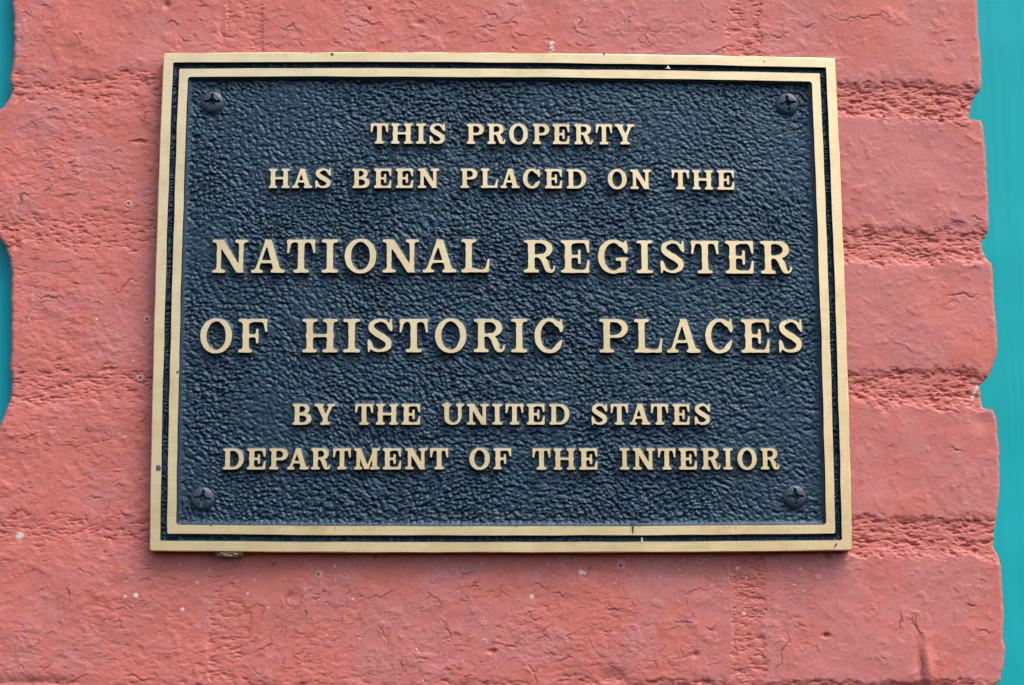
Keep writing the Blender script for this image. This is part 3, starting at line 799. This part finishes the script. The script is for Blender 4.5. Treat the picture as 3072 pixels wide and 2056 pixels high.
def build_letter(ch, big, x0, x1, zt0, zb0, zt1, zb1, parent):
    Xg, Yg, Fg = GLY[ch, big]
    r = np.random.default_rng(rng.integers(1 << 30))
    F = Fg + 0.003 * blur(r.standard_normal(Fg.shape), 30) / 0.09
    loops = contours(F, Xg, Yg)
    allp = np.vstack(loops)
    ax, bx = allp[:, 0].min(), allp[:, 0].max()
    over = 1.0
    outs = []
    for L in loops:
        L = resample(L, 0.019)
        tx = (L[:, 0] - ax) / (bx - ax)
        zt = zt0 + (zt1 - zt0) * tx; zb = zb0 + (zb1 - zb0) * tx
        outs.append(np.stack([x0 + (x1 - x0) * tx, zb + (zt - zb) * L[:, 1]], -1))
    verts, faces, mi, sm = [], [], [], []
    base = 0
    tops = []
    off = []
    for L in outs:
        n = len(L)
        tg = np.roll(L, -1, 0) - np.roll(L, 1, 0); tg /= np.hypot(tg[:, 0], tg[:, 1])[:, None] + 1e-12
        nr = np.stack([tg[:, 1], -tg[:, 0]], -1)   # outwards of the inside-left contour
        rings = [(-0.00003, YF), (0.00002, YF + 0.00005), (0.00014, YF + RELIEF * .45), (0.00032, YB + 0.0004)]
        for q, (dn, y) in enumerate(rings):
            p = L + nr * dn
            verts.append(np.stack([p[:, 0], np.full(n, y), p[:, 1]], -1))
        idx = np.arange(n)
        for q in range(3):
            a = base + q * n + idx; b = base + q * n + (idx + 1) % n
            for f4 in zip(a, a + n, b + n, b):
                faces.append(f4); mi.append(0 if q == 0 else 1); sm.append(True)
        tops.append([Vector((float(x), float(z), 0)) for x, z in (L + nr * -0.00003)])
        off.append(base); base += 4 * n
    flat = []
    for L, b in zip(tops, off):
        flat += [b + q for q in range(len(L))]
    for tri in tessellate_polygon(tops):
        a, b, c = (flat[q] for q in tri)
        faces.append((a, b, c)); mi.append(0); sm.append(False)
    V = np.vstack(verts)
    # consistent winding: polished faces look out of the wall
    F2 = []
    for f in faces:
        if len(f) == 3:
            p, q, s_ = V[f[0]], V[f[1]], V[f[2]]
            nn = np.cross(q - p, s_ - p)
            F2.append(f if nn[1] < 0 else f[::-1])
        else:
            F2.append(f[::-1])
    o = mesh_obj('letter', V, F2, [M_BRASS, M_NAVY], parent, smooth=sm, midx=mi)
    LOOPS.append(outs)
    return o

for text, big, parts in LINES:
    ln = None
    glist = []
    for (ox, oy, s, spec, (xa, ta, ba), (xb, tb, bb)) in parts:
        for tok in spec.split():
            ch = tok[0]; p0, p1 = map(float, tok[1:].split('-'))
            q = []
            for xx in (p0, p1):
                w_ = (xx - xa) / (xb - xa)
                tt = ta + (tb - ta) * w_; bb_ = ba + (bb - ba) * w_
                q.append((ox + xx / s, oy + tt / s, oy + bb_ / s))
            glist.append((ch, q))
    mid = glist[len(glist) // 2][1][0]
    cx, cz = unproject(1500.0, mid[2], FRONT)
    line = empty('text_line', (float(cx), YF, float(cz)), plaque)
    line['label'] = 'raised brass lettering reading ' + text
    for ch, q in glist:
        (xa, ta, ba), (xb, tb, bb) = q
        X0, Z0t = unproject(xa, ta, FRONT); _, Z0b = unproject(xa, ba, FRONT)
        X1, Z1t = unproject(xb, tb, FRONT); _, Z1b = unproject(xb, bb, FRONT)
        # children of the line keep world positions
        o = build_letter(ch, big, float(X0), float(X1), float(Z0t), float(Z0b), float(Z1t), float(Z1b), None)
        o.parent = line
        o.matrix_parent_inverse = Matrix.Translation(-(line.location + plaque.location))

# ------------------------------------------------------------------ borders
def rrect(half_w, half_h, rad, n_side=70, n_c=6):
    """rounded rectangle, fixed number of points, counter-clockwise seen from the front"""
    P = []
    cs = [(half_w - rad, -half_h + rad, -90), (half_w - rad, half_h - rad, 0), (-half_w + rad, half_h - rad, 90), (-half_w + rad, -half_h + rad, 180)]
    for q in range(4):
        cx, cy, a0 = cs[q]
        for i in range(n_c):
            a = math.radians(a0 + 90 * i / (n_c - 1)); P.append((cx + rad * math.cos(a), cy + rad * math.sin(a)))
        nx_ = cs[(q + 1) % 4]; e0 = P[-1]
        a = math.radians(nx_[2]); e1 = (nx_[0] + rad * math.cos(a), nx_[1] + rad * math.sin(a))
        for i in range(1, n_side):
            t = i / n_side; P.append((e0[0] + (e1[0] - e0[0]) * t, e0[1] + (e1[1] - e0[1]) * t))
    return np.array(P)
def crazing():
    # fine crazing on the lower inner border
    cz_v, cz_f = [], []
    rr_ = np.random.default_rng(17)
    def scratch(x0, y0, x1, y1, w):
        xa, za = unproject(np.array([x0, x1]), np.array([y0, y1]), FRONT)
        dx, dz = xa[1] - xa[0], za[1] - za[0]; L = math.hypot(dx, dz); nx_, nz_ = -dz / L * w, dx / L * w
        b = len(cz_v)
        cz_v.extend([(xa[0] - nx_, YF - 0.00002, za[0] - nz_), (xa[1], YF - 0.00002, za[1]), (xa[0] + nx_, YF - 0.00002, za[0] + nz_)])
        cz_f.append((b, b + 1, b + 2))
    for lo, hi, n in ((800, 1260, 62), (1290, 1420, 16), (1860, 1975, 12), (2140, 2420, 16), (1640, 1700, 5)):
        for _ in range(n):
            x0 = rr_.uniform(lo, hi); y0 = rr_.uniform(1578, 1592)
            a = rr_.choice([-1, 1]) * rr_.uniform(0.1, 1.0); L = rr_.uniform(7, 16)
            scratch(x0, y0, x0 + L * math.sin(a), y0 + L * math.cos(a) * 0.8, rr_.uniform(3.5e-5, 8e-5))
    return np.array(cz_v), cz_f
def ring(name, bands, mats, parent, seed, wob=0.00007, extra=None):
    """bands: (inset, radius, y, material of the band up to the next)"""
    loops = []
    r = np.random.default_rng(seed)
    for q, (ins, rad, y, mt) in enumerate(bands):
        P = rrect(PLW / 2 - ins, PLH / 2 - ins, rad)
        n = len(P)
        nz_ = np.fft.irfft(np.fft.rfft(r.standard_normal(n)) * np.exp(-(np.fft.rfftfreq(n) * 6) ** 2), n); nz_ /= nz_.std()
        ctr = P / (np.abs(P).max(1)[:, None])
        P = P + (ctr / np.hypot(ctr[:, 0], ctr[:, 1])[:, None]) * (nz_ * wob)[:, None]
        x, z = bow(P[:, 0], P[:, 1])
        loops.append(np.stack([x, np.full(n, y), z], -1))
    V = np.vstack(loops); F, mi = [], []
    for q in range(len(loops) - 1):
        a = q * n + np.arange(n); b = q * n + (np.arange(n) + 1) % n
        F.append(np.stack([a, b, b + n, a + n], -1)); mi += [bands[q][3]] * n
    F = [tuple(f) for f in np.vstack(F)]
    if extra is not None:
        ev, ef = extra
        F += [tuple(q + len(V) for q in f) for f in ef]; mi += [1] * len(ef); V = np.vstack([V, ev])
    return mesh_obj(name, V, F, mats, parent, smooth=False, midx=mi)
BE = 0.00010
outer = ring('outer_border', [(0.0, 0.0008, 0.0015, 1), (0.0, 0.0008, YF + 0.0004, 0), (0.0002, 0.0008, YF + BE, 0), (0.0004, 0.0008, YF, 0), (0.0046, 0.0007, YF, 2), (0.00465, 0.0007, YF + 0.0001, 2), (0.0052, 0.0006, YB + 0.0004, 2)], [M_BRASS, M_EDGE, M_NAVY], plaque, 5)
inner = ring('inner_border', [(0.0070, 0.0006, YB + 0.0004, 2), (0.00755, 0.0006, YF + 0.0001, 2), (0.0076, 0.0006, YF, 0), (0.0115, 0.0014, YF, 2), (0.01155, 0.0014, YF + 0.0001, 2), (0.0121, 0.0014, YB + 0.0004, 2)], [M_BRASS, M_EDGE, M_NAVY], plaque, 6, extra=crazing())

# ------------------------------------------------------------------ the pebbled ground with fillets round every letter
GP = 0.00026
U0, V0 = PLW / 2 - 0.003, PLH / 2 - 0.003
nu_, nv_ = int(2 * U0 / GP) + 1, int(2 * V0 / GP) + 1
ua = np.linspace(-U0, U0, nu_); va = np.linspace(-V0, V0, nv_)
GU, GV = np.meshgrid(ua, va)
S2 = (nv_, nu_)
XX, ZZ = bow(GU, GV)
w1 = fnoise(S2, GP, 0.030, None, 'low', seed=101); w2 = fnoise(S2, GP, 0.030, None, 'low', seed=102)
w3 = fnoise(S2, GP, 0.012, None, 'low', seed=106); w4 = fnoise(S2, GP, 0.012, None, 'low', seed=107)
def gw(a, amp, amp2):
    return bil(a, (GV + V0) / GP + (w1 * amp + w3 * amp2) / GP, (GU + U0) / GP + (w2 * amp + w4 * amp2) / GP)
na = gw(fnoise(S2, GP, 0.0034, 0.0021, 'band', 0.42, seed=103), 0.004, 0.0012)
nb = gw(fnoise(S2, GP, 0.0022, 0.0017, 'band', 0.45, seed=104), 0.004, 0.0012)
nc = fnoise(S2, GP, 0.0010, 0.0008, 'band', 0.5, seed=105)
ang = 0.15 + 0.40 * fnoise(S2, GP, 0.030, None, 'low', seed=108)
scl = 1.0 + 0.13 * fnoise(S2, GP, 0.035, None, 'low', seed=110)
g = np.zeros(S2)
r = np.random.default_rng(77)
PX_, PZ_ = 0.00200, 0.00146
for iz in range(int(2 * V0 / PZ_) + 1):
    for ix in range(int(2 * U0 / PX_) + 1):
        cu = -U0 + (ix + 0.5 * (iz % 2) + r.uniform(-.5, .5)) * PX_; cv = -V0 + (iz + r.uniform(-.5, .5)) * PZ_
        jc = min(nu_ - 1, max(0, int((cu + U0) / GP))); ic = min(nv_ - 1, max(0, int((cv + V0) / GP)))
        k_ = scl[ic, jc]
        la = r.uniform(0.0009, 0.0020) * k_; lb = r.uniform(0.00074, 0.00110) * k_
        th = -ang[ic, jc] + r.normal(0, 0.35); amp = r.uniform(0.55, 1.1)
        wn_ = int(la / GP) + 2
        i0, i1, j0, j1 = max(0, ic - wn_), min(nv_, ic + wn_ + 1), max(0, jc - wn_), min(nu_, jc + wn_ + 1)
        if i1 <= i0 or j1 <= j0:
            continue
        du = GU[i0:i1, j0:j1] - cu; dv = GV[i0:i1, j0:j1] - cv
        p_ = (du * math.cos(th) + dv * math.sin(th)); q_ = (-du * math.sin(th) + dv * math.cos(th)) + 0.18 * p_ * p_ / la * r.uniform(-1, 1)
        hh_ = amp * np.sqrt(np.clip(1 - (p_ / la) ** 2 - (q_ / lb) ** 2, 0, 1))
        g[i0:i1, j0:j1] = np.maximum(g[i0:i1, j0:j1], hh_)
def sm2(a, n):
    for _ in range(n):
        p = np.pad(a, 1, 'edge')
        a = (p[1:-1, 1:-1] * 2 + p[:-2, 1:-1] + p[2:, 1:-1] + p[1:-1, :-2] + p[1:-1, 2:]) / 6
    return a
g = 2.0 * (sm2(g, 2) - 0.6) + 0.06 * nc + 0.12 * nb
big_w = fnoise(S2, GP, 0.05, None, 'low', seed=109)
# distance to the nearest letter edge, to borders
D = np.full(S2, 0.02)
cell = 0.0042
for outs in LOOPS:
    P = np.vstack(outs)
    # outline samples in straight plaque coords: undo the bow by table (small), close enough with local grid lookup
    x0, x1, z0, z1 = P[:, 0].min(), P[:, 0].max(), P[:, 1].min(), P[:, 1].max()
    j0 = max(0, int(np.searchsorted(XX[nv_ // 2], x0 - 0.004)) - 6); j1 = min(nu_, int(np.searchsorted(XX[nv_ // 2], x1 + 0.004)) + 6)
    i0 = max(0, int(np.searchsorted(ZZ[:, nu_ // 2], z0 - 0.004)) - 6); i1 = min(nv_, int(np.searchsorted(ZZ[:, nu_ // 2], z1 + 0.004)) + 6)
    xs, zz_ = XX[i0:i1, j0:j1], ZZ[i0:i1, j0:j1]
    dmin = np.full(xs.shape, 9e9)
    for px_, pz_ in P:
        dmin = np.minimum(dmin, (xs - px_) ** 2 + (zz_ - pz_) ** 2)
    D[i0:i1, j0:j1] = np.minimum(D[i0:i1, j0:j1], np.sqrt(dmin))
de = np.minimum(PLW / 2 - 0.0121 - np.abs(GU), PLH / 2 - 0.0121 - np.abs(GV))       # >0 inside the field
dgo = np.minimum(PLW / 2 - 0.0052 - np.abs(GU), PLH / 2 - 0.0052 - np.abs(GV))      # distance from groove's outer wall
dgi = -np.minimum(PLW / 2 - 0.0070 - np.abs(GU), PLH / 2 - 0.0070 - np.abs(GV))
infield = de > -0.001
near = np.minimum(D, np.maximum(de, 0))
calm = 0.12 + 0.88 * sst(0.0003, 0.0022, near + 0.00022 * nb)
hf = 0.00052 * g * calm * (0.85 + 0.18 * np.clip(big_w, -1.5, 1.5))
hf += 0.00060 * np.exp(-np.maximum(D, 0) / 0.00045)                                   # fillets at the letters
hf += 0.00110 * np.exp(-np.maximum(de, 0) / 0.0009)                                   # cove at the border
gro = 0.00016 * na + 0.00010 * nb + 0.0006 * (np.exp(-np.maximum(dgo, 0) / 0.0004) + np.exp(-np.maximum(dgi, 0) / 0.0004))
hf = np.where(infield, hf, gro)
Vg = np.stack([XX, YB - np.minimum(hf, RELIEF - 0.0003), ZZ], -1)
ground = mesh_obj('background', Vg.reshape(-1, 3), grid_faces(nv_, nu_), [M_NAVY], plaque)

# ------------------------------------------------------------------ screws
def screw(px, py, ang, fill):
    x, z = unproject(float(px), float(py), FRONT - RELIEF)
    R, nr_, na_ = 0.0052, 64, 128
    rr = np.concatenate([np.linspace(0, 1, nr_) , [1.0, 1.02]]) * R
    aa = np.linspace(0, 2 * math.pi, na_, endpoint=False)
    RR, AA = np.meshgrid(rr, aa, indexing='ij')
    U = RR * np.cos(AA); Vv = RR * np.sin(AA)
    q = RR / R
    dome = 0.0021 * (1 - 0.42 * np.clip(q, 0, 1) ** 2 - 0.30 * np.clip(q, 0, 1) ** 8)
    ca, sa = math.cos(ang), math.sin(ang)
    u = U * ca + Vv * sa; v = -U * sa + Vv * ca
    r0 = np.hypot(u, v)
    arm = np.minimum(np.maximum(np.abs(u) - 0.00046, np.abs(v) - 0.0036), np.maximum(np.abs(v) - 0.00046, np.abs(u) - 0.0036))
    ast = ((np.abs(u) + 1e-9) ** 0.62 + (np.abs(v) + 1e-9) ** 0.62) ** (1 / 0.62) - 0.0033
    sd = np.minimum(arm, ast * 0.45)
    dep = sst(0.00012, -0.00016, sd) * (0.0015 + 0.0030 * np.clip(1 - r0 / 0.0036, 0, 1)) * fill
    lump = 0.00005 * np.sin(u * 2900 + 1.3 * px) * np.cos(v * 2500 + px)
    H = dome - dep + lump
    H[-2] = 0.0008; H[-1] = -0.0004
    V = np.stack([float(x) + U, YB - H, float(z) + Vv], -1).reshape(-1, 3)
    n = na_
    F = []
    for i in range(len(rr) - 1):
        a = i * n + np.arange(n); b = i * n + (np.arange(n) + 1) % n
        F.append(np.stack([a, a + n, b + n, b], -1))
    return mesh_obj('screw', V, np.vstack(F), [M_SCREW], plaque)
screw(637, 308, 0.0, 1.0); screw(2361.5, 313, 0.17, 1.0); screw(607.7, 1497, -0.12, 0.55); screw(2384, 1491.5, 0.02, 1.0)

# ------------------------------------------------------------------ paint slips and nicks on the brass
def blot(parent, mat, pts_px, name='paint_spot', y=YF - 0.00006):
    a = np.array(pts_px, float)
    x, z = unproject(a[:, 0], a[:, 1], FRONT)
    n = len(x); cx, cz = x.mean(), z.mean()
    V = [(cx, y, cz)] + [(q, y, w) for q, w in zip(cx + (x - cx) * .8, cz + (z - cz) * .8)] + [(q, YF + 0.00003, w) for q, w in zip(x, z)]
    F = [(0, 1 + i, 1 + (i + 1) % n) for i in range(n)] + [(1 + i, 1 + n + i, 1 + n + (i + 1) % n, 1 + (i + 1) % n) for i in range(n)]
    return mesh_obj(name, np.array(V), F, [mat], parent)
def oval(cx, cy, rx, ry, ang=0, seed=0):
    r = np.random.default_rng(seed); k = 1 + 0.25 * r.standard_normal(12)
    return [(cx + math.cos(ang) * rx * kk * math.cos(t) - math.sin(ang) * ry * kk * math.sin(t), cy + math.sin(ang) * rx * kk * math.cos(t) + math.cos(ang) * ry * kk * math.sin(t)) for t, kk in zip(np.linspace(0, 2 * math.pi, 12, endpoint=False), k)]
blot(inner, M_SPOT, [(1888, 1568), (1908, 1568), (1903, 1580), (1900, 1603), (1896, 1603), (1894, 1582)], 'paint_drip')
blot(inner, M_BRASS, [(1996, 206), (2012, 206), (2006, 202), (2004, 197), (2002, 202)], 'casting_nick')
blot(outer, M_SPOT, oval(475, 1405, 8, 10, 0, 1)); blot(inner, M_SPOT, oval(533, 1117, 4, 6, 0, 2)); blot(inner, M_SPOT, oval(1550, 1577, 7, 5, 0, 3))
blot(outer, M_SPOT, oval(2506, 1638, 10, 3, -1.05, 4), 'gouge'); blot(outer, M_GREEN, oval(1926, 1624, 4, 9, 0, 5), 'verdigris_spot')
blot(outer, M_SPOT, oval(1812, 163, 3, 4, 0, 6)); blot(outer, M_EDGE, oval(996, 164, 5, 6, 0, 7)); blot(inner, M_SPOT, oval(634, 1578, 4, 4, 0, 8))
# ------------------------------------------------------------------ debris caught under the lower edge
def fibre_clump():
    r = np.random.default_rng(23)
    V, F = [], []
    for q in range(150):
        px = np.clip(r.normal(688, 16), 655, 722); py = r.uniform(1661, 1671) - abs(px - 690) * 0.12
        x, z = unproject(px, py, 0.004); y = -r.uniform(0.0012, 0.0062)
        a = r.uniform(-0.6, 0.6); L = r.uniform(0.0012, 0.0035); w = r.uniform(0.00012, 0.00026)
        p = np.array([float(x), y, float(z)]); d = np.array([math.cos(a), r.uniform(-.4, .4), math.sin(a)]) * L
        bnd = np.array([0, r.uniform(-1, 1), r.uniform(-1, 1)]) * L * .2
        P = [p - d / 2, p + bnd, p + d / 2]
        b = len(V)
        for c in P:
            for k_ in range(4):
                t = k_ * math.pi / 2
                V.append(c + np.array([0, math.cos(t), math.sin(t)]) * w)
        for s_ in range(2):
            for k_ in range(4):
                F.append((b + s_ * 4 + k_, b + s_ * 4 + (k_ + 1) % 4, b + s_ * 4 + 4 + (k_ + 1) % 4, b + s_ * 4 + 4 + k_))
        F.append((b, b + 3, b + 2, b + 1)); F.append((b + 8, b + 9, b + 10, b + 11))
    o = mesh_obj('debris_clump', np.array(V), F, [M_FIBRE])
    tag(o, "small pale fibrous debris clump stuck below plaque's lower left edge", 'debris')
fibre_clump()
